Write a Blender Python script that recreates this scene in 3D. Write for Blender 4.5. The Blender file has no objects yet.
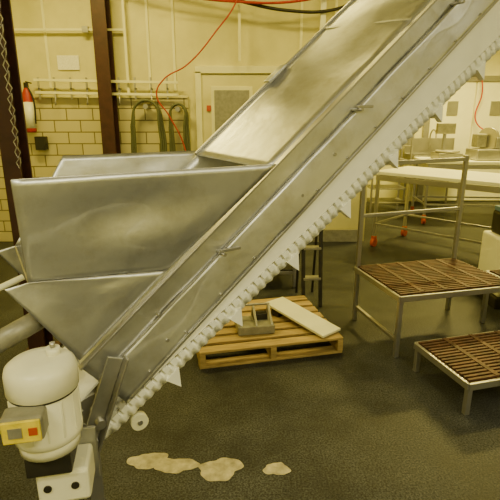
import bpy, math, random
from mathutils import Vector, Matrix
random.seed(3)
D=bpy.data; C=bpy.context
def link(o):
    C.scene.collection.objects.link(o); return o
def empty(name,loc=(0,0,0),rz=0):
    e=D.objects.new(name,None); link(e); e.location=loc; e.rotation_euler=(0,0,rz); e.empty_display_size=.1; return e
# ---------- materials
def mat(name,col,rough=.5,metal=0,var=.15,scale=6,bump=0,bscale=30,col2=None,stretch=None,emit=None,es=1):
    m=D.materials.new(name); m.use_nodes=True; nt=m.node_tree; N=nt.nodes; L=nt.links
    b=N['Principled BSDF']; b.inputs['Roughness'].default_value=rough; b.inputs['Metallic'].default_value=metal
    tc=N.new('ShaderNodeTexCoord'); mp=N.new('ShaderNodeMapping'); L.new(tc.outputs['Object'],mp.inputs[0])
    if stretch: mp.inputs['Scale'].default_value=stretch
    n=N.new('ShaderNodeTexNoise'); n.inputs['Scale'].default_value=scale; n.inputs['Detail'].default_value=6; n.inputs['Roughness'].default_value=.6
    L.new(mp.outputs[0],n.inputs['Vector'])
    r=N.new('ShaderNodeValToRGB'); r.color_ramp.elements[0].position=.3; r.color_ramp.elements[1].position=.7
    c2=col2 or tuple(c*(1-var) for c in col); c1=col if col2 else tuple(min(1,c*(1+var)) for c in col)
    r.color_ramp.elements[0].color=(*c2,1); r.color_ramp.elements[1].color=(*c1,1)
    L.new(n.outputs['Fac'],r.inputs[0]); L.new(r.outputs[0],b.inputs['Base Color'])
    if bump:
        n2=N.new('ShaderNodeTexNoise'); n2.inputs['Scale'].default_value=bscale; n2.inputs['Detail'].default_value=4
        L.new(mp.outputs[0],n2.inputs['Vector'])
        bp=N.new('ShaderNodeBump'); bp.inputs['Strength'].default_value=bump; bp.inputs['Distance'].default_value=.01
        L.new(n2.outputs['Fac'],bp.inputs['Height']); L.new(bp.outputs[0],b.inputs['Normal'])
    if emit:
        b.inputs['Emission Color'].default_value=(*emit,1); b.inputs['Emission Strength'].default_value=es
    return m
def steelmat(name,col,rough,dent=.25,streak=False):
    m=mat(name,col,rough,.88,.10,4,dent,3.5)
    nt=m.node_tree;N=nt.nodes;L=nt.links;b=N['Principled BSDF']
    tc=[x for x in N if x.type=='TEX_COORD'][0]
    mp=N.new('ShaderNodeMapping'); mp.vector_type='TEXTURE'
    mp.inputs['Rotation'].default_value=(0,-math.radians(39.5),0)
    mp.inputs['Scale'].default_value=(6,1,.4) if streak else (1,1,1)
    L.new(tc.outputs['Object'],mp.inputs[0])
    n=N.new('ShaderNodeTexNoise'); n.inputs['Scale'].default_value=26 if streak else 9; n.inputs['Detail'].default_value=9; n.inputs['Roughness'].default_value=.7
    L.new(mp.outputs[0],n.inputs['Vector'])
    mr=N.new('ShaderNodeMapRange'); mr.inputs[3].default_value=rough-.10; mr.inputs[4].default_value=rough+.14
    L.new(n.outputs['Fac'],mr.inputs[0]); L.new(mr.outputs[0],b.inputs['Roughness'])
    if streak:
        n3=N.new('ShaderNodeTexNoise');n3.inputs['Scale'].default_value=9;n3.inputs['Detail'].default_value=10;n3.inputs['Roughness'].default_value=.65
        L.new(tc.outputs['Object'],n3.inputs['Vector'])
        r3=N.new('ShaderNodeValToRGB');r3.color_ramp.elements[0].position=.28;r3.color_ramp.elements[0].color=(.80,.78,.72,1);r3.color_ramp.elements[1].position=.52;r3.color_ramp.elements[1].color=(1,1,1,1)
        L.new(n3.outputs['Fac'],r3.inputs[0])
        mx=N.new('ShaderNodeMix');mx.data_type='RGBA';mx.blend_type='MULTIPLY';mx.inputs[0].default_value=1
        src=b.inputs['Base Color'].links[0].from_socket
        L.new(src,mx.inputs[6]);L.new(r3.outputs[0],mx.inputs[7]);L.new(mx.outputs[2],b.inputs['Base Color'])
        b.inputs['Anisotropic'].default_value=.4
    return m
M={}
M['steel']=steelmat('stainless_steel',(.68,.69,.70),.38,.7,True)
M['steel2']=steelmat('stainless_dark',(.52,.52,.50),.40,.6,True)
M['tube']=steelmat('steel_tube',(.45,.44,.41),.38,.05)
M['belt']=mat('belt_white',(.95,.95,.86),.45,0,.04,20)
M['uhmw']=mat('uhmw_cream',(.93,.92,.80),.45,0,.05,8)
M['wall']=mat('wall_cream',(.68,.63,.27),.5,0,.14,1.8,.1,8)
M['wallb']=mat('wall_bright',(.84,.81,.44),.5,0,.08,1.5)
M['ceil']=mat('ceiling_paint',(.75,.72,.5),.7,0,.05,2)
M['maroon']=mat('maroon_paint',(.05,.016,.010),.5,0,.3,10)
M['motor']=mat('motor_cream',(.88,.86,.64),.35,0,.06,8)
M['label']=mat('yellow_label',(.78,.62,.02),.5,0,.2,30)
M['grey']=mat('grey_cast',(.3,.29,.22),.45,.3,.2,20)
M['dark']=mat('dark_metal',(.03,.027,.018),.5,.3,.3,15)
M['black']=mat('black_rubber',(.015,.014,.01),.5,0,.2,15)
M['wood']=mat('pallet_wood',(.40,.28,.09),.7,0,.35,5,.3,30,stretch=(1,6,6))
M['rust']=mat('rusty_slats',(.075,.032,.018),.55,.3,.6,14,.3,40)
M['red']=mat('red_cord',(.4,.03,.015),.5)
M['orange']=mat('orange_caster',(.45,.07,.015),.5)
M['white']=mat('white_poly',(.87,.86,.62),.4,0,.04,5)
M['paper']=mat('paper',(.85,.83,.7),.8,0,.12,60)
M['hose']=mat('green_hose',(.10,.11,.05),.5)
M['puddle']=mat('residue_cream',(.42,.37,.22),.4,0,.45,18)
M['blue']=mat('blue_plastic',(.1,.2,.3),.4)
M['tubeglow']=mat('fluorescent_tube',(.9,.9,.7),.5,0,.02,5,emit=(1,.9,.4),es=4)
def floormat():
    m=D.materials.new('wet_floor');m.use_nodes=True;nt=m.node_tree;N=nt.nodes;L=nt.links;b=N['Principled BSDF']
    tc=N.new('ShaderNodeTexCoord')
    n1=N.new('ShaderNodeTexNoise');n1.inputs['Scale'].default_value=110;n1.inputs['Detail'].default_value=5;n1.inputs['Roughness'].default_value=.7
    n2=N.new('ShaderNodeTexNoise');n2.inputs['Scale'].default_value=2.2;n2.inputs['Detail'].default_value=9;n2.inputs['Roughness'].default_value=.7
    for n in(n1,n2):L.new(tc.outputs['Object'],n.inputs['Vector'])
    r=N.new('ShaderNodeValToRGB');r.color_ramp.elements[0].position=.40;r.color_ramp.elements[0].color=(.008,.009,.009,1)
    r.color_ramp.elements[1].position=.68;r.color_ramp.elements[1].color=(.105,.11,.105,1)
    L.new(n1.outputs['Fac'],r.inputs[0])
    mx=N.new('ShaderNodeMix');mx.data_type='RGBA';mx.blend_type='MULTIPLY';mx.inputs[0].default_value=1
    r2=N.new('ShaderNodeValToRGB');r2.color_ramp.elements[0].position=.36;r2.color_ramp.elements[0].color=(.42,.42,.42,1);r2.color_ramp.elements[1].position=.64;r2.color_ramp.elements[1].color=(1.25,1.25,1.2,1)
    L.new(n2.outputs['Fac'],r2.inputs[0]);L.new(r.outputs[0],mx.inputs[6]);L.new(r2.outputs[0],mx.inputs[7]);L.new(mx.outputs[2],b.inputs['Base Color'])
    b.inputs['Specular IOR Level'].default_value=.25
    mr=N.new('ShaderNodeMapRange');mr.inputs[3].default_value=.32;mr.inputs[4].default_value=.66;L.new(n2.outputs['Fac'],mr.inputs[0]);L.new(mr.outputs[0],b.inputs['Roughness'])
    bp=N.new('ShaderNodeBump');bp.inputs['Strength'].default_value=.28;bp.inputs['Distance'].default_value=.003;L.new(n1.outputs['Fac'],bp.inputs['Height']);L.new(bp.outputs[0],b.inputs['Normal'])
    return m
M['floor']=floormat()
def brickmat():
    m=D.materials.new('glazed_tile');m.use_nodes=True;nt=m.node_tree;N=nt.nodes;L=nt.links;b=N['Principled BSDF']
    tc=N.new('ShaderNodeTexCoord');sp=N.new('ShaderNodeSeparateXYZ');cb=N.new('ShaderNodeCombineXYZ')
    L.new(tc.outputs['Object'],sp.inputs[0]);L.new(sp.outputs[0],cb.inputs[0]);L.new(sp.outputs[2],cb.inputs[1])
    k=N.new('ShaderNodeTexBrick');k.inputs['Scale'].default_value=1;k.inputs['Brick Width'].default_value=.32;k.inputs['Row Height'].default_value=.14;k.inputs['Mortar Size'].default_value=.007
    k.inputs['Color1'].default_value=(.52,.47,.22,1);k.inputs['Color2'].default_value=(.62,.56,.28,1);k.inputs['Mortar'].default_value=(.17,.14,.05,1)
    L.new(cb.outputs[0],k.inputs['Vector']);L.new(k.outputs['Color'],b.inputs['Base Color']);b.inputs['Roughness'].default_value=.3
    return m
M['brick']=brickmat()
# ---------- mesh helpers
def mesh(name,verts,faces,m,parent=None,smooth=False,solid=0,bevel=0):
    me=D.meshes.new(name);me.from_pydata([tuple(v) for v in verts],[],faces);me.validate()
    me.materials.append(M[m]); o=D.objects.new(name,me);link(o)
    if parent:o.parent=parent
    if smooth:
        for p in me.polygons:p.use_smooth=True
    if solid:
        s=o.modifiers.new('s','SOLIDIFY');s.thickness=solid;s.offset=0
    if bevel:
        s=o.modifiers.new('b','BEVEL');s.width=bevel;s.segments=2;s.limit_method='ANGLE'
    return o
BF=[(0,3,2,1),(4,5,6,7),(0,1,5,4),(1,2,6,5),(2,3,7,6),(3,0,4,7)]
def box(name,c,d,m,parent=None,rot=None,bevel=.003):
    x,y,z=[k/2 for k in d]; vs=[Vector(v) for v in[(-x,-y,-z),(x,-y,-z),(x,y,-z),(-x,y,-z),(-x,-y,z),(x,-y,z),(x,y,z),(-x,y,z)]]
    if rot is not None: vs=[rot@v for v in vs]
    return mesh(name,[v+Vector(c) for v in vs],BF,m,parent,bevel=bevel)
def cyl(name,p0,p1,r,m,parent=None,seg=24,r2=None,rings=None):
    p0=Vector(p0);p1=Vector(p1);ax=(p1-p0);Ln=ax.length;q=ax.to_track_quat('Z','Y')
    if rings is None: rings=[(0,r),(1,r if r2 is None else r2)]
    vs=[];fs=[]
    for t,rr in rings:
        for i in range(seg):
            a=2*math.pi*i/seg; vs.append(p0+q@Vector((rr*math.cos(a),rr*math.sin(a),t*Ln)))
    for k in range(len(rings)-1):
        for i in range(seg):
            j=(i+1)%seg; fs.append((k*seg+i,k*seg+j,(k+1)*seg+j,(k+1)*seg+i))
    fs.append(tuple(range(seg))[::-1]); fs.append(tuple((len(rings)-1)*seg+i for i in range(seg)))
    o=mesh(name,vs,fs,m,parent)
    for p in o.data.polygons:
        if len(p.vertices)==4:p.use_smooth=True
    return o
def bar(name,p0,p1,w,h,m,parent=None,up=(0,0,1)):
    p0=Vector(p0);p1=Vector(p1);d=(p1-p0);L_=d.length;d.normalize();u=Vector(up)
    if abs(d.dot(u))>.98:u=Vector((0,1,0))
    s=d.cross(u).normalized();u=s.cross(d)
    R=Matrix((d,s,u)).transposed()
    return box(name,(p0+p1)/2,(L_,w,h),m,parent,rot=R,bevel=.002)
def tube(name,pts,r,m,parent=None,smooth=True):
    cu=D.curves.new(name,'CURVE');cu.dimensions='3D';cu.bevel_depth=r;cu.bevel_resolution=3;cu.use_fill_caps=True
    sp=cu.splines.new('BEZIER' if smooth else 'POLY')
    if smooth:
        sp.bezier_points.add(len(pts)-1)
        for b,p in zip(sp.bezier_points,pts): b.co=p;b.handle_left_type=b.handle_right_type='AUTO'
    else:
        sp.points.add(len(pts)-1)
        for b,p in zip(sp.points,pts): b.co=(*p,1)
    cu.materials.append(M[m]);o=D.objects.new(name,cu);link(o)
    if parent:o.parent=parent
    return o
# ---------- room
XL,XR,YF,H=-3.3,6.5,-2.5,3.6
box('floor',((XL+XR)/2,3.4,-.05),(XR-XL+.4,12.2,.1),'floor',bevel=0)
box('ceiling',((XL+XR)/2,3.4,H+.05),(XR-XL+.4,12.2,.1),'ceil',bevel=0)
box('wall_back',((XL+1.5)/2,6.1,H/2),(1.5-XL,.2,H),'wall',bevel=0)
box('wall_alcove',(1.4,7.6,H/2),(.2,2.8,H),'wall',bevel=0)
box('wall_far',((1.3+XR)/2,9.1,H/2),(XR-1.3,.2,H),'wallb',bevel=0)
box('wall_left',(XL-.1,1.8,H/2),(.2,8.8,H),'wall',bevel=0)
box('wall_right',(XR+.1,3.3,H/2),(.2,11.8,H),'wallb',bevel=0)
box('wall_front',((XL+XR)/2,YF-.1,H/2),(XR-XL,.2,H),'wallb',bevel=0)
tw=empty('trim_1')
box('tile_dado',((XL-.75)/2,5.985,.9),(-.75-XL,.03,1.8),'brick',tw,bevel=0)
box('tile_cap',((XL-.75)/2,5.975,1.815),(-.75-XL,.05,.03),'wall',tw)
box('baseboard_back',(.75,5.985,.08),(1.4,.03,.16),'grey')
tj=empty('trim_2')
for k,x in enumerate((-3.0,-2.4,-1.2,-.9,.6,1.0)): box('panel_joint_%d'%k,(x,5.992,2.73),(.03,.016,1.7),'wallb',tj)
d=empty('door_1')
box('jamb_left',(-.62,5.98,1.05),(.07,.06,2.1),'wallb',d);box('jamb_right',(.32,5.98,1.05),(.07,.06,2.1),'wallb',d)
box('head',(-.15,5.98,2.12),(1.01,.06,.08),'wallb',d);box('leaf',(-.15,5.99,1.03),(.88,.03,2.06),'wall',d)
box('window_frame',(-.22,5.97,1.6),(.5,.02,.66),'wallb',d);box('window_pane',(-.22,5.96,1.6),(.42,.02,.58),'grey',d)
box('warning_sticker',(-.5,5.962,1.68),(.05,.01,.07),'orange',d)
box('kick_plate',(-.15,5.97,.2),(.8,.01,.3),'tube',d)
cyl('knob',(.18,5.97,1.0),(.18,5.91,1.0),.03,'tube',d)
d=empty('door_2')
box('jamb_left',(3.25,8.97,1.1),(.1,.08,2.2),'tube',d);box('jamb_right',(4.9,8.97,1.1),(.1,.08,2.2),'tube',d)
box('head',(4.07,8.97,2.23),(1.75,.08,.1),'tube',d);box('leaf_left',(3.69,8.98,1.1),(.76,.05,2.15),'white',d);box('leaf_right',(4.48,8.98,1.1),(.76,.05,2.15),'white',d)
for i,x in enumerate((3.69,4.48)): box('vision_%d'%i,(x,8.95,1.72),(.2,.02,.25),'tube',d)
def icol(name,x,y,w,dep,h=H,rz=0):
    e=empty(name,(x,y,0),rz)
    box('web',(0,0,h/2),(.012 if w>.1 else .01,dep,h),'maroon',e)
    box('flange_front',(0,-dep/2,h/2),(w,.015,h),'maroon',e);box('flange_back',(0,dep/2,h/2),(w,.015,h),'maroon',e)
    box('base_plate',(0,0,.01),(w+.1,dep+.08,.02),'maroon',e)
    return e
icol('steel_column',-1.68,5.83,.16,.2)
c=icol('steel_column',-1.47,3.0,.11,.14)
cc=empty('hanging_chain',(.12,0,0))
for k in range(34):
    z=3.3-k*.06
    tube('link_%d'%k,[(-1.49+.012*(k%2),2.82,z+.04),(-1.475-.003,2.82+.012*((k+1)%2),z+.01),(-1.49,2.82,z-.025),(-1.505,2.82,z+.01),(-1.49+.012*(k%2),2.82,z+.04)],.003,'tube',cc,False)
bar('chain_anchor',(-1.49,2.82,3.6),(-1.49,2.82,3.3),.03,.03,'dark',cc)
e=empty('wall_lever_switch',(0,0,0));box('body',(-1.43,2.87,2.33),(.09,.08,.12),'dark',e);bar('lever',(-1.4,2.86,2.36),(-1.24,2.84,2.33),.03,.025,'dark',e);cyl('lever_ball',(-1.24,2.84,2.30),(-1.24,2.84,2.36),.025,'dark',e)
r=empty('utensil_rail')
for z in(1.86,2.0): bar('pipe_%d'%int(z*100),(-2.55,5.88,z),(-.85,5.88,z-.03),.03,.03,'wallb',r)
for k in range(9):
    x=-2.5+k*.19; bar('bracket_%d'%k,(x,5.88,2.03),(x,5.88,1.78),.02,.02,'tube',r); bar('arm_%d'%k,(x,5.96,1.9),(x,5.87,1.9),.02,.02,'tube',r)
    if k%2: tube('hook_%d'%k,[(x,5.86,1.84),(x+.01,5.83,1.78),(x,5.84,1.72),(x,5.87,1.74)],.008,'tube',r)
o=box('notice_sheet',(-2.16,5.985,2.2),(.26,.01,.16),'paper')
e=empty('wall_switch_box');box('body',(-2.56,5.91,1.27),(.12,.1,.16),'black',e);box('lever',(-2.49,5.88,1.3),(.03,.05,.1),'dark',e)
e=empty('wall_pipework');bar('riser',(-1.45,5.93,1.83),(-1.45,5.93,3.58),.03,.03,'wallb',e);bar('run',(-2.9,5.93,2.55),(-1.45,5.93,2.55),.025,.025,'wallb',e);box('valve',(-1.9,5.92,2.55),(.07,.06,.07),'tube',e)
e=empty('fire_extinguisher');X=-2.64
cyl('cylinder',(X,5.86,1.40),(X,5.86,1.92),.055,'red',e,rings=[(0,.05),(.04,.06),(.85,.06),(.95,.035),(1,.018)]);cyl('label_band',(X,5.86,1.45),(X,5.86,1.75),.062,'white',e);box('valve',(X,5.86,1.94),(.04,.05,.06),'dark',e);bar('handle',(X,5.86,1.98),(X+.08,5.82,1.96),.02,.012,'dark',e);box('wall_bracket',(X,5.94,1.6),(.06,.09,.04),'dark',e)
tube('hose',[(X+.02,5.84,1.93),(X+.08,5.82,1.8),(X+.08,5.82,1.5)],.01,'black',e)
def hose(x,w,zt,zb):
    e=empty('coiled_hose')
    for k in range(3):
        dx=.02*k
        tube('loop_%d'%k,[(x-w/2+dx,5.86-.02*k,zt-.25),(x-w/4,5.85-.02*k,zt),(x+w/4,5.85-.02*k,zt+.01),(x+w/2-dx,5.86-.02*k,zt-.25),(x+w/2-.03-dx,5.86,zb+.2),(x,5.86,zb),(x-w/2+.03+dx,5.86,zb+.2),(x-w/2+dx,5.86-.02*k,zt-.25)],.015,'hose',e)
    cyl('hanger',(x,5.96,zt-.03),(x,5.82,zt-.03),.03,'tube',e)
hose(-1.24,.38,1.73,.75);hose(-.86,.22,1.70,.7)
e=empty('ceiling_conduit');
tube('red_pipe',[(-1.5,5.7,3.0),(-.9,5.7,2.88),(-.2,5.7,2.80),(.5,5.7,2.80),(1.2,5.7,2.95)],.014,'red',e)
tube('black_pipe',[(-1.0,5.75,2.98),(-.2,5.75,2.83),(.4,5.75,2.72),(.9,5.75,2.72),(1.3,5.75,2.85)],.018,'dark',e)
bar('drop_pipe',(.82,5.8,3.58),(.82,5.8,2.3),.06,.06,'white',e)
bar('drop_pipe_b',(-.12,5.85,3.58),(-.12,5.85,2.2),.03,.03,'wallb',e)
for k,x in enumerate((-1.3,1.2)): bar('hanger_%d'%k,(x,5.72,3.58),(x,5.72,2.9),.02,.02,'dark',e)
tube('red_air_hose',[(-.1,5.6,3.5),(-.12,5.6,2.85),(-.4,5.6,2.45),(-.7,5.65,2.15),(-1.0,5.7,1.98),(-1.08,5.72,1.83),(-.95,5.72,1.6),(-.8,5.72,1.3),(-.72,5.72,.9)],.008,'red')
e=empty('overhead_duct');box('duct',(2.6,8.2,3.2),(2.2,.5,.4),'wallb',e);box('beam',(3,7.6,3.42),(5,.16,.2),'maroon',e)
for k in range(4): bar('hanger_%d'%k,(1.8+k*.5,8.2,3.6),(1.8+k*.5,8.2,3.3),.02,.02,'dark',e)

# ---------- CONVEYOR
PH=math.radians(39.5);cs,sn=math.cos(PH),math.sin(PH)
cv=empty('inclined_cleated_conveyor',(-.605,1.497,.765),math.radians(30))
def P(s,t,h): return Vector((s*cs-h*sn,t,s*sn+h*cs))
def hb(s):
    K=[(-.2,-.27),(-.12,-.275),(.5,-.325),(1.1,-.37),(1.8,-.395),(2.4,-.435),(3.4,-.44)]
    for (a,x),(b,y) in zip(K,K[1:]):
        if s<=b: return x+(y-x)*(s-a)/(b-a)
    return K[-1][1]
W=.5;SE=3.1
def sbox(name,s0,s1,t0,t1,h0,h1,m,bevel=.002):
    vs=[P(s,t,h) for h in(h0,h1) for s,t in((s0,t0),(s1,t0),(s1,t1),(s0,t1))]
    return mesh(name,vs,BF,m,cv,bevel=bevel)
def dent(s,h,D_):
    v=0
    for (a,b,r,k) in D_: v+=k*math.exp(-(((s-a)**2+(h-b)**2)/r**2))
    return v
ND=[(.7,-.06,.05,.006),(.35,-.15,.12,.006),(1.3,-.05,.07,-.006),(1.75,-.17,.15,.008),(1.0,-.19,.09,-.005),(2.2,-.1,.1,.008)]
def panel(name,s0,s1,hs,tf,m,n=90,D_=ND,sol=.003):
    vs=[];fs=[]
    for i in range(n+1):
        s=s0+(s1-s0)*i/n
        for h in hs: vs.append(P(s,tf(h)+dent(s,h,D_),h))
    k=len(hs)
    for i in range(n):
        for j in range(k-1): fs.append((i*k+j,(i+1)*k+j,(i+1)*k+j+1,i*k+j+1))
    return mesh(name,vs,fs,m,cv,smooth=True,solid=sol)
panel('side_panel_near_upper',-.02,SE,[-.02-.09*i/7 for i in range(8)],lambda h:.0-.10*(h+.02)*-.3,'steel')
panel('side_panel_near_lower',-.02,SE,[-.112-.138*i/10 for i in range(11)],lambda h:-.012+.08*(h+.112),'steel')
sbox('seam_strip',-.02,SE,-.014,0,-.114,-.109,'tube',.001)
sbox('top_flange_near',-.02,SE,-.03,.0,-.02,-.012,'tube',.001)
panel('side_panel_far',-.02,SE,[.06-.31*i/8 for i in range(9)],lambda h:W,'steel',D_=[])
def cover(name,s0n,s0f,s1,m='steel'):
    vs=[];fs=[];n=50;kk=12;DD=[(1.35,.25,.09,.01),(2.0,.3,.16,.012),(1.7,.1,.1,-.008),(1.5,.45,.06,-.012)]
    for i in range(n+1):
        for j in range(kk+1):
            f=j/kk;s0=s0n+(s0f-s0n)*f;s=s0+(s1-s0)*i/n
            vs.append(P(s,W*f,-.012+.075*f+dent(s,W*f,DD)))
    k=kk+1
    for i in range(n):
        for j in range(kk): fs.append((i*k+j,(i+1)*k+j,(i+1)*k+j+1,i*k+j+1))
    return mesh(name,vs,fs,m,cv,smooth=True,solid=.003)
cover('cover_sheet',1.005,.95,SE)
sbox('cover_edge_far',.95,SE,W-.004,W+.012,.058,.075,'tube')
sbox('cover_tab',1.47,1.6,W-.02,W+.03,.07,.082,'steel')
for k,s in enumerate((1.95,2.6)):
    vs=[P(s,0,-.006),P(s+.015,0,-.006),P(s+.015-.05,W,.07),P(s-.05,W,.07)]
    mesh('cover_lap_%d'%k,vs,[(0,1,2,3)],'steel',cv,solid=.003)
sbox('rail_lower_near',.0,SE,-.026,-.0,-.262,-.25,'tube')
for k in range(14): cyl('side_bolt_%d'%k,P(.12+k*.2,-.0,-.235),P(.12+k*.2,-.032,-.235),.005,'tube',cv,10)
for k,(s,h) in enumerate([(.63,-.1),(1.47,-.1),(.25,-.2),(2.2,-.1),(1.05,-.2),(1.28,-.18),(.3,-.1)]):
    a=P(s,-.0,h);b=P(s,-.07 if k in(0,1,3) else -.026,h);cyl('pin_%d'%k,a,b,.007,'tube',cv,12)
for k,s in enumerate((.66,1.5)):
    bar('latch_%d'%k,P(s-.03,-.045,-.085),P(s+.04,-.045,-.14),.012,.012,'tube',cv)
vs=[];fs=[];n=40
for i in range(n+1):
    s=.0+(SE)*i/n; vs+= [P(s,-.006,-.262),P(s,-.012,min(-.266,hb(s)+.022))]
for i in range(n): fs.append((2*i,2*i+2,2*i+3,2*i+1))
mesh('wear_strip',vs,fs,'uhmw',cv,solid=.01)
path=[];n=70
for i in range(n+1):
    s=SE-(SE+.12)*i/n; path.append((s,hb(s)))
cx,ch,rr=-.12,-.205,.07
for i in range(1,12):
    a=math.pi*i/12; path.append((cx-rr*math.sin(a),ch-rr*math.cos(a)))
nret=len(path)
for i in range(n+1): path.append((-.12+(SE+.12)*i/n,-.135))
vs=[];fs=[]
for s,h in path: vs+=[P(s,.03,h),P(s,W-.03,h)]
for i in range(len(path)-1): fs.append((2*i,2*i+2,2*i+3,2*i+1))
mesh('belt',vs,fs,'belt',cv,solid=.008)
def resample(pts,step):
    out=[];prev=pts[0];out.append(prev);rem=step
    for p in pts[1:]:
        a=Vector(prev);b=Vector(p);L_=(b-a).length
        while L_>=rem:
            a=a+(b-a).normalized()*rem;out.append(tuple(a));L_=(b-a).length;rem=step
        rem-=L_;prev=p
    return out
rs=resample(path[:nret],.006)
for side,tc_ in(('near',-.004),('far',W)):
    vs=[];fs=[]
    for i,(s,h) in enumerate(rs):
        p=Vector(rs[max(0,i-1)]);q=Vector(rs[min(len(rs)-1,i+1)]);d_=(q-p).normalized();nx,nh=-d_.y,d_.x
        ph=i*.006/.042*2*math.pi; t=tc_+.010*math.sin(ph)
        hh=.044+.004*math.sin(ph)
        vs+=[P(s-nx*.012,t,h-nh*.012),P(s+nx*hh,t,h+nh*hh)]
    for i in range(len(rs)-1): fs.append((2*i,2*i+2,2*i+3,2*i+1))
    mesh('sidewall_'+side,vs,fs,'belt',cv,solid=.006,smooth=True)
    vs=[];fs=[]
    for i,(s,h) in enumerate(rs[::4]):
        j=min(len(rs)-1,i*4); p=Vector(rs[max(0,j-1)]);q=Vector(rs[min(len(rs)-1,j+1)]);d_=(q-p).normalized();nx,nh=-d_.y,d_.x
        vs+=[P(s,tc_+.016,h),P(s+nx*.030,tc_+.016,h+nh*.030)]
    for i in range(len(vs)//2-1): fs.append((2*i,2*i+2,2*i+3,2*i+1))
    mesh('sidewall_rib_'+side,vs,fs,'belt',cv,solid=.004,smooth=True)
    lv=[];lf=[]
    for i in range(0,len(rs),7):
        s,h=rs[i];b0=len(lv);w=.013
        tt=(tc_-.018,tc_+.018)
        for hh in(h-.004,h+.020):
            for a,b in((s-w,tt[0]),(s+w,tt[0]),(s+w,tt[1]),(s-w,tt[1])): lv.append(P(a,b,hh))
        lf+=[tuple(b0+x for x in f) for f in BF]
    mesh('base_lugs_'+side,lv,lf,'belt',cv)
def cleat(k,s,h):
    L_=.085
    prof=[(-.006,0),(.03,0),(.012,.6*L_),(.004,L_),(-.008,L_)]
    vs=[P(s+a,.014,h-b) for a,b in prof]+[P(s+a,W-.014,h-b) for a,b in prof];n=len(prof)
    fs=[tuple(range(n)),tuple(range(n,2*n))[::-1]]+[(i,(i+1)%n,n+(i+1)%n,n+i) for i in range(n)]
    mesh('cleat_%d'%k,vs,fs,'belt',cv,bevel=.002)
    pr=[(-.03,.03),(.04,.03),(-.012,.104)]
    vs=[P(s+a,-.018,h-b) for a,b in pr]+[P(s+a,.012,h-b) for a,b in pr]
    mesh('cleat_tip_%d'%k,vs,[(0,1,2),(5,4,3),(0,3,4,1),(1,4,5,2),(2,5,3,0)],'belt',cv)
for k in range(9):
    s=.16+.345*k; cleat(k,s,hb(s))
cyl('tail_pulley',P(cx,.03,ch),P(cx,W-.03,ch),.064,'tube',cv);cyl('tail_shaft',P(cx,-.08,ch),P(cx,W+.08,ch),.018,'tube',cv)
cyl('head_pulley',P(SE,.03,-.27),P(SE,W-.03,-.27),.14,'tube',cv)
cyl('return_wheel',(.19,-.03,-.31),(.19,.0,-.31),.034,'white',cv);cyl('return_axle',(.19,-.035,-.31),(.19,.4,-.31),.01,'tube',cv)
for side,t in(('near',-.045),('far',W+.045)):
    bar('tail_bracket_'+side,(.113,t,0),(-.02,t,-.35),.012,.055,'steel2',cv)
    bar('tail_bracket_flange_'+side,(.15,t-.02,.0),(.015,t-.02,-.35),.045,.008,'tube',cv)
    bar('leg_'+side,(-.0,t,-.3),(-.0,t,-.755),.05,.05,'tube',cv);box('foot_'+side,(-.0,t,-.76),(.11,.09,.01),'tube',cv)
bar('leg_cross',(0,-.045,-.6),(0,W+.045,-.6),.04,.04,'tube',cv)
for t in(-.05,W+.05):
    q=P(2.95,t,0); bar('ceiling_hanger_%d'%int(t>0),q,Vector((q.x,t,3.6-.765)),.03,.03,'tube',cv)
bar('hanger_cross',P(2.95,-.06,.0)+Vector((0,0,.03)),P(2.95,W+.06,.0)+Vector((0,0,.03)),.03,.03,'tube',cv)
fl=.05
def quadgrid(name,c,m,amp,nx=30,ny=16,seed=0):
    rnd=random.Random(seed);DD=[(rnd.random(),rnd.random(),rnd.uniform(.08,.3),rnd.uniform(-1,1)*amp) for _ in range(7)]
    a,b,c2,d2=[Vector(v) for v in c];vs=[];fs=[]
    for i in range(nx+1):
        for j in range(ny+1):
            u=i/nx;v=j/ny;p=(a*(1-u)+b*u)*(1-v)+(d2*(1-u)+c2*u)*v
            e_=min(u,1-u,v,1-v);k=min(1,e_*6); p.y+=k*dent(u,v,DD);vs.append(p)
    for i in range(nx):
        for j in range(ny): fs.append((i*(ny+1)+j,i*(ny+1)+j+1,(i+1)*(ny+1)+j+1,(i+1)*(ny+1)+j))
    return mesh(name,vs,fs,m,cv,smooth=True,solid=.004)
quadgrid('hopper_plate_near',[(-.141,-fl,.652),(.79,-fl,.652),(.336,-.013,.282),(-.13,-.013,.318)],'steel',.012,seed=2)
quadgrid('hopper_lower_near',[(-.13,-.013,.318),(.336,-.013,.282),(.0,-.005,.0),(-.2,-.005,.305)],'steel',.006,seed=5)
quadgrid('hopper_plate_far',[(.1,W+fl,.67),(.80,W+fl,.67),(.336,W,.282),(-.13,W,.318)],'steel',.008,seed=3)
quadgrid('hopper_lower_far',[(-.13,W,.318),(.336,W,.282),(.0,W,.0),(-.2,W,.305)],'steel',.004,seed=4)
mesh('hopper_end_plate',[(-.13,0,.318),(-.13,W,.318),(0.0,W,-.02),(0.0,0,-.02)],[(0,1,2,3)],'steel2',cv,solid=.004)
bar('hopper_rim_near',(-.141,-fl,.652),(.79,-fl,.652),.004,.004,'tube',cv)
bar('hopper_rim_end',(-.141,-fl,.652),(-.13,-.01,.318),.004,.004,'tube',cv)
bar('hopper_fold',(-.13,-.016,.318),(.336,-.016,.282),.003,.003,'tube',cv)
cyl('hopper_roller',(-.26,-.02,.13),(-.07,.07,.17),.035,'grey',cv)
cyl('hopper_pvc_pipe',(-.5,-.02,.22),(-.14,.02,.33),.010,'white',cv)

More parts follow.
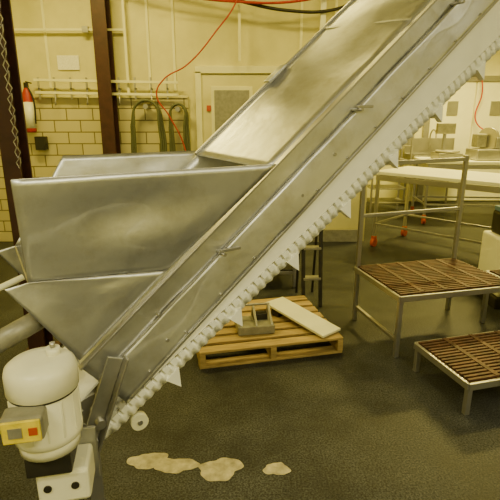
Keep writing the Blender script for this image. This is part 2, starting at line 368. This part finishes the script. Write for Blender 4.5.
# ---------- gearmotor
gm=empty('electric_gearmotor',(-.612,1.226,-.012),math.radians(12))
prof=[(0,.09),(.02,.097),(.10,.099),(.12,.096),(.60,.096),(.62,.094),(.64,.101),(.86,.101),(.93,.096),(.98,.080),(1,.05)]
cyl('motor_body',(0,0,.68),(0,0,.935),.1,'motor',gm,40,rings=prof)
for k in range(14):
    a=math.pi*2*k/14
    bar('fin_%d'%k,(.096*math.cos(a),.096*math.sin(a),.71),(.096*math.cos(a),.096*math.sin(a),.83),.006,.006,'motor',gm)
cyl('seam_ring',(0,0,.835),(0,0,.842),.0975,'dark',gm,40)
cyl('top_hub',(.035,.02,.925),(.035,.02,.955),.02,'motor',gm);cyl('top_bolt',(.035,.02,.955),(.035,.02,.97),.008,'tube',gm)
box('junction_box',(-.03,-.115,.80),(.11,.07,.075),'grey',gm,bevel=.01)
box('junction_cover',(-.03,-.152,.80),(.098,.008,.066),'label',gm);box('sticker',(.0,-.157,.80),(.022,.003,.022),'orange',gm,bevel=0);box('sticker_b',(-.045,-.157,.80),(.035,.003,.03),'grey',gm,bevel=0)
cyl('conduit_fitting',(-.08,-.115,.80),(-.12,-.115,.80),.02,'label',gm)
tube('power_cable',[(-.12,-.115,.80),(-.22,-.12,.78),(-.3,-.1,.6),(-.34,-.05,.3),(-.36,.0,.03)],.012,'black',gm)
cyl('motor_flange',(0,0,.645),(0,0,.68),.088,'motor',gm)
box('gear_adapter',(0,0,.61),(.13,.13,.07),'dark',gm,bevel=.006)
box('gearbox',(.03,.02,.51),(.155,.13,.115),'motor',gm,bevel=.012)
for k,x in enumerate((-.015,.065)): cyl('gearbox_hole_%d'%k,(x,-.044,.515),(x,-.05,.515),.012,'dark',gm,20)
cyl('output_shaft',(.03,.08,.51),(.05,.24,.51),.02,'tube',gm)
box('mount_plate',(.02,.09,.52),(.2,.012,.2),'steel2',gm)
box('pedestal',(0,.02,.237),(.09,.09,.45),'dark',gm);box('pedestal_base',(0,.02,.022),(.2,.2,.02),'dark',gm)

# ---------- pallet + stuff
pl=empty('wooden_pallet',(-.327,2.735,0),math.radians(13))
Wp,Dp=1.0,.82
for k in range(3): box('bottom_board_%d'%k,(Wp/2,.05+k*(Dp-.1)/2,.009),(Wp,.09,.018),'wood',pl)
for k in range(3): box('stringer_%d'%k,(.02+k*(Wp-.04)/2,Dp/2,.06),(.04,Dp,.085),'wood',pl)
for k in range(7): box('deck_board_%d'%k,(Wp/2,.045+k*(Dp-.09)/6,.112),(Wp,.085,.018),'wood',pl)
e=empty('white_cutting_board',(.38,3.22,.123),math.radians(-50));box('panel',(0,0,.045),(.6,.19,.02),'white',e,rot=Matrix.Rotation(.10,3,'Y'),bevel=.004);box('rest_block',(-.2,0,.02),(.08,.17,.04),'dark',e)
e=empty('steel_guard_frame',(.03,3.10,.123),math.radians(10))
box('tray',(0,0,.03),(.26,.2,.06),'grey',e)
for x in(-.11,0,.11): bar('hoop_%d'%int(x*100+20),(x,-.09,.06),(x,.05,.16),.015,.015,'tube',e);bar('back_%d'%int(x*100+20),(x,.09,.06),(x,.05,.16),.015,.015,'tube',e)
bar('hoop_top',(-.12,.05,.165),(.12,.05,.165),.015,.015,'tube',e);box('block',(.05,.04,.08),(.1,.06,.05),'dark',e)
# ---------- shelf rack behind
rk=empty('steel_shelf_rack',(-.12,4.25,0),math.radians(3))
for x in(0,.55):
    for y in(0,.45): bar('post_%d_%d'%(x*10,y*10),(x,y,0),(x,y,1.15),.04,.04,'tube' if x else 'dark',rk)
for z in(.15,.5,.85,1.13):
    for y in(0,.45): bar('rail_%d_%d'%(z*100,y*10),(0,y,z),(.55,y,z),.03,.03,'tube',rk)
    for x in(0,.55): bar('side_%d_%d'%(z*100,x*10),(x,0,z),(x,.45,z),.03,.03,'tube',rk)
for z in(.17,.52,.87): box('shelf_%d'%int(z*100),(.275,.22,z),(.54,.44,.012),'dark',rk)
for k,(x,z,w,h,m) in enumerate(((.15,.53,.22,.28,'dark'),(.4,.53,.2,.24,'dark'),(.27,.18,.4,.28,'dark'),(.25,.88,.4,.22,'dark'))): box('bin_%d'%k,(x,.22,z+h/2),(w,.3,h),m,rk,bevel=.01)
ld=empty('step_ladder',(.46,3.78,0),math.radians(4))
for x in(0,.15): bar('rail_%d'%int(x*100),(x,0,0),(x,.17,1.2),.03,.025,'dark',ld);bar('rear_%d'%int(x*100),(x,.36,0),(x,.17,1.18),.02,.02,'dark',ld)
for k in range(4): box('step_%d'%k,(.075,.05+.035*k,.25+.26*k),(.15,.08,.02),'grey',ld)

# ---------- platforms (open bar grating)
def deck(e,x0,y0,w,dp,z,leg=True,n=20):
    fr='tube'
    for nm,a,b in(('front',(x0,y0),(x0+w,y0)),('back',(x0,y0+dp),(x0+w,y0+dp)),('left',(x0,y0),(x0,y0+dp)),('right',(x0+w,y0),(x0+w,y0+dp))):
        bar('frame_'+nm,(*a,z-.02),(*b,z-.02),.02,.04,fr,e)
    for k in range(n):
        y=y0+.025+(dp-.05)*k/(n-1); box('slat_%d'%k,(x0+w/2,y,z),(w-.02,(dp/n)*.55,.022),'rust',e,bevel=.001)
    for k in range(4): box('crossbar_%d'%k,(x0+w*(k+1)/5,y0+dp/2,z+.002),(.03,dp-.03,.024),'rust',e,bevel=.001)
    for x in(x0+.015,x0+w-.015):
        for y in(y0+.015,y0+dp-.015): bar('leg_%d_%d'%(x*100,y*100),(x,y,0),(x,y,z-.02),.03,.03,fr,e)
pf=empty('slatted_work_platform',(1.05,2.91,0),math.radians(14))
deck(pf,-.06,0,.9,.66,.45)
for nm,(x,y,t) in dict(back_left=(-.045,.645,1.26),back_right=(.825,.645,1.3)).items(): bar('post_'+nm,(x,y,.4),(x,y,t),.03,.03,'tube',pf)
bar('top_rail',(-.045,.645,1.25),(.825,.645,1.27),.03,.03,'tube',pf);bar('mid_rail',(-.045,.645,.86),(.825,.645,.88),.025,.025,'tube',pf)
bar('brace',(-.045,.03,.12),(-.045,.62,.12),.025,.025,'tube',pf)
pf2=empty('slatted_work_platform',(1.97,3.0,0),math.radians(14))
deck(pf2,0,.0,.9,.5,.43)
st=empty('slatted_step',(1.19,2.25,0),math.radians(15))
deck(st,0,0,1.0,.5,.2,n=15)
# ---------- tables
def table(name,loc,rz,w,dp,h,cast='orange'):
    e=empty(name,loc,rz)
    box('top',(w/2,dp/2,h-.02),(w,dp,.04),'white',e,bevel=.006)
    for y in(.03,dp-.03): bar('apron_%d'%int(y*100),(.03,y,h-.08),(w-.03,y,h-.08),.03,.06,'tube',e);bar('low_%d'%int(y*100),(.05,y,.3),(w-.05,y,.3),.025,.025,'tube',e)
    for i,x in enumerate((.05,w-.05)):
        bar('end_%d'%i,(x,.03,.3),(x,dp-.03,.3),.025,.025,'tube',e);bar('endt_%d'%i,(x,.03,h-.08),(x,dp-.03,h-.08),.03,.06,'tube',e)
        for j,y in enumerate((.04,dp-.04)):
            bar('leg_%d%d'%(i,j),(x,y,.13),(x,y,h-.05),.035,.035,'tube',e)
            box('fork_%d%d'%(i,j),(x,y,.1),(.05,.05,.08),cast,e)
            cyl('wheel_%d%d'%(i,j),(x-.02,y,.055),(x+.02,y,.055),.055,cast,e,20)
    return e
t1=table('white_top_work_table',(1.5,5.75,0),math.radians(-46),2.1,.85,.95)
t2=table('white_top_work_table',(2.6,7.0,0),math.radians(-5),2.4,.8,.95)
e=empty('bench_scale',(3.0,7.0,.955),0);box('base',(0,.3,.05),(.36,.35,.1),'tube',e,bevel=.01);bar('column',(0,.45,.1),(0,.45,.4),.04,.04,'tube',e);box('display',(0,.43,.45),(.28,.08,.16),'grey',e,bevel=.01);cyl('pan',(0,.28,.11),(0,.28,.13),.18,'tube',e)
e=empty('meat_slicer',(3.62,6.95,.955),0);box('base',(0,.3,.08),(.55,.4,.16),'tube',e,bevel=.02);cyl('blade',(-.05,.3,.3),(-.02,.32,.3),.17,'tube',e);box('carriage',(.12,.3,.25),(.2,.3,.16),'steel2',e,bevel=.01);box('motor_head',(-.15,.35,.28),(.15,.2,.2),'grey',e,bevel=.02)
def tote(x,y,z,w=.4,m='white'):
    e=empty('plastic_tote',(x,y,z),0);box('body',(0,0,.08),(w,.3,.16),m,e,bevel=.01);box('rim',(0,0,.165),(w+.04,.34,.02),m,e)
tote(4.25,7.25,.955);tote(4.7,7.2,.955,.3,'grey')
def wshelf(xc,z0,n):
    e=empty('wall_shelf')
    for z in(z0,z0+.4): box('shelf_%d'%int(z*100),(xc,8.8,z),(1.3,.35,.03),'tube',e)
    for x in(xc-.55,xc+.55): bar('bracket_%d'%int(x*100),(x,8.96,z0-.15),(x,8.96,z0+.5),.03,.03,'tube',e)
    for k in range(n): box('tub_%d'%k,(xc-.5+k*1.0/n,8.8,z0+.08+.4*(k%2)),(.14,.2,.13),['white','grey','orange','blue','dark'][k%5],e,bevel=.01)
wshelf(2.3,1.35,6)
tube('red_power_cord',[(4.0,8.85,3.55),(4.02,8.85,2.6),(4.15,8.85,2.0),(4.1,8.85,1.5),(4.35,8.6,1.25)],.012,'red')
e=empty('utility_sink',(3.3,8.55,0));box('basin_front',(0,-.28,.78),(.9,.02,.3),'tube',e);box('basin_back',(0,.28,.78),(.9,.02,.3),'tube',e);box('basin_left',(-.44,0,.78),(.02,.56,.3),'tube',e);box('basin_right',(.44,0,.78),(.02,.56,.3),'tube',e);box('basin_bottom',(0,0,.64),(.9,.56,.02),'tube',e);box('splash',(0,.29,1.05),(.9,.02,.3),'tube',e);tube('faucet',[(0,.28,1.0),(0,.26,1.3),(0,.05,1.32),(0,.0,1.2)],.015,'tube',e)
for x in(-.4,.4):
    for y in(-.25,.25): bar('leg_%d_%d'%(x*10,y*10),(x,y,0),(x,y,.64),.03,.03,'tube',e)
e=empty('steel_rolling_rack',(2.0,7.7,0))
for x in(0,.6):
    for y in(0,.5): bar('post_%d%d'%(x*10,y*10),(x,y,0),(x,y,1.7),.03,.03,'tube',e)
for k in range(7): box('tray_%d'%k,(.3,.25,.2+k*.23),(.6,.5,.015),'tube' if k%2 else 'grey',e)
e=empty('control_cabinet',(5.3,8.8,0));box('cabinet',(0,0,1.5),(.7,.3,.9),'grey',e,bevel=.01);box('cabinet_door',(0,-.16,1.5),(.64,.02,.84),'tube',e);box('stand',(0,.02,.53),(.5,.25,1.06),'dark',e);cyl('red_button',(.2,-.17,1.6),(.2,-.2,1.6),.03,'red',e)
e=empty('waste_bin',(2.95,3.95,0),0);cyl('body',(0,0,.0),(0,0,.62),.18,'white',e,28,r2=.2);cyl('lid',(0,0,.62),(0,0,.66),.21,'white',e,28);box('handle',(0,0,.68),(.12,.03,.03),'blue',e)
e=empty('floor_machine',(2.26,3.95,0));box('body',(0,0,.35),(.3,.4,.5),'white',e,bevel=.02);box('base',(0,0,.05),(.34,.44,.1),'dark',e,bevel=.01);box('control_head',(0,0,.7),(.22,.3,.2),'dark',e,bevel=.02);box('blue_lid',(0,0,.82),(.2,.28,.04),'blue',e)
# ---------- residue patches
def patch(x,y,rx,ry,seed):
    rnd=random.Random(seed);n=72;ph=[rnd.uniform(0,6.28) for _ in range(6)]
    vs=[(x,y,.0035)]
    for i in range(n):
        a=2*math.pi*i/n;k=1+.13*math.sin(2*a+ph[0])+.10*math.sin(3*a+ph[1])+.06*math.sin(5*a+ph[2])+.035*math.sin(9*a+ph[3])
        vs.append((x+rx*k*math.cos(a),y+ry*k*math.sin(a),.002))
    mesh('dried_residue_patch',vs,[(0,1+i,1+(i+1)%n) for i in range(n)],'puddle')
patch(-.49,1.895,.085,.06,1);patch(-.355,1.865,.095,.055,4);patch(-.14,1.84,.10,.072,2);patch(.126,1.84,.055,.045,3)

# ---------- lights
LC=(1,.80,.20)
def area(x,y,z,sx,sy,p,col=LC):
    l=D.lights.new('fluorescent','AREA');l.shape='RECTANGLE';l.size=sx;l.size_y=sy;l.energy=p;l.color=col
    o=D.objects.new('fluorescent_light',l);link(o);o.location=(x,y,z);return o
def fixture(x,y,p,col=LC):
    e=empty('fluorescent_fixture',(x,y,0));box('housing',(0,0,H-.03),(1.25,.3,.06),'white',e)
    for dy in(-.07,.07): cyl('tube_%d'%int(dy*100),(-.58,dy,H-.085),(.58,dy,H-.085),.016,'tubeglow',e,12);
    for dx in(-.6,.6): box('end_%d'%int(dx*10),(dx,0,H-.08),(.03,.24,.05),'white',e)
    a=area(0,0,H-.12,1.15,.28,p,col);a.parent=e
for x,y,p in((-1.8,4.4,82),(.5,4.4,34),(3.4,5.0,80),(3.4,7.3,230)): fixture(x,y,p)
for x,y,p in((-1.4,-.8,72),(1.6,-1.1,85),(3.6,.6,40)): fixture(x,y,p,(1,.92,.58))  # last fixture is an added lamp, brightening the conveyor's near side panel
w=D.worlds.new('w');C.scene.world=w;w.use_nodes=True;w.node_tree.nodes['Background'].inputs[0].default_value=(1,.9,.55,1);w.node_tree.nodes['Background'].inputs[1].default_value=.1
cam=D.cameras.new('cam');co=D.objects.new('camera',cam);link(co);C.scene.camera=co
cam.sensor_width=36;cam.lens=36*470/500;co.location=(0,0,1.6);co.rotation_euler=(math.radians(90-16),0,0);cam.clip_start=.05
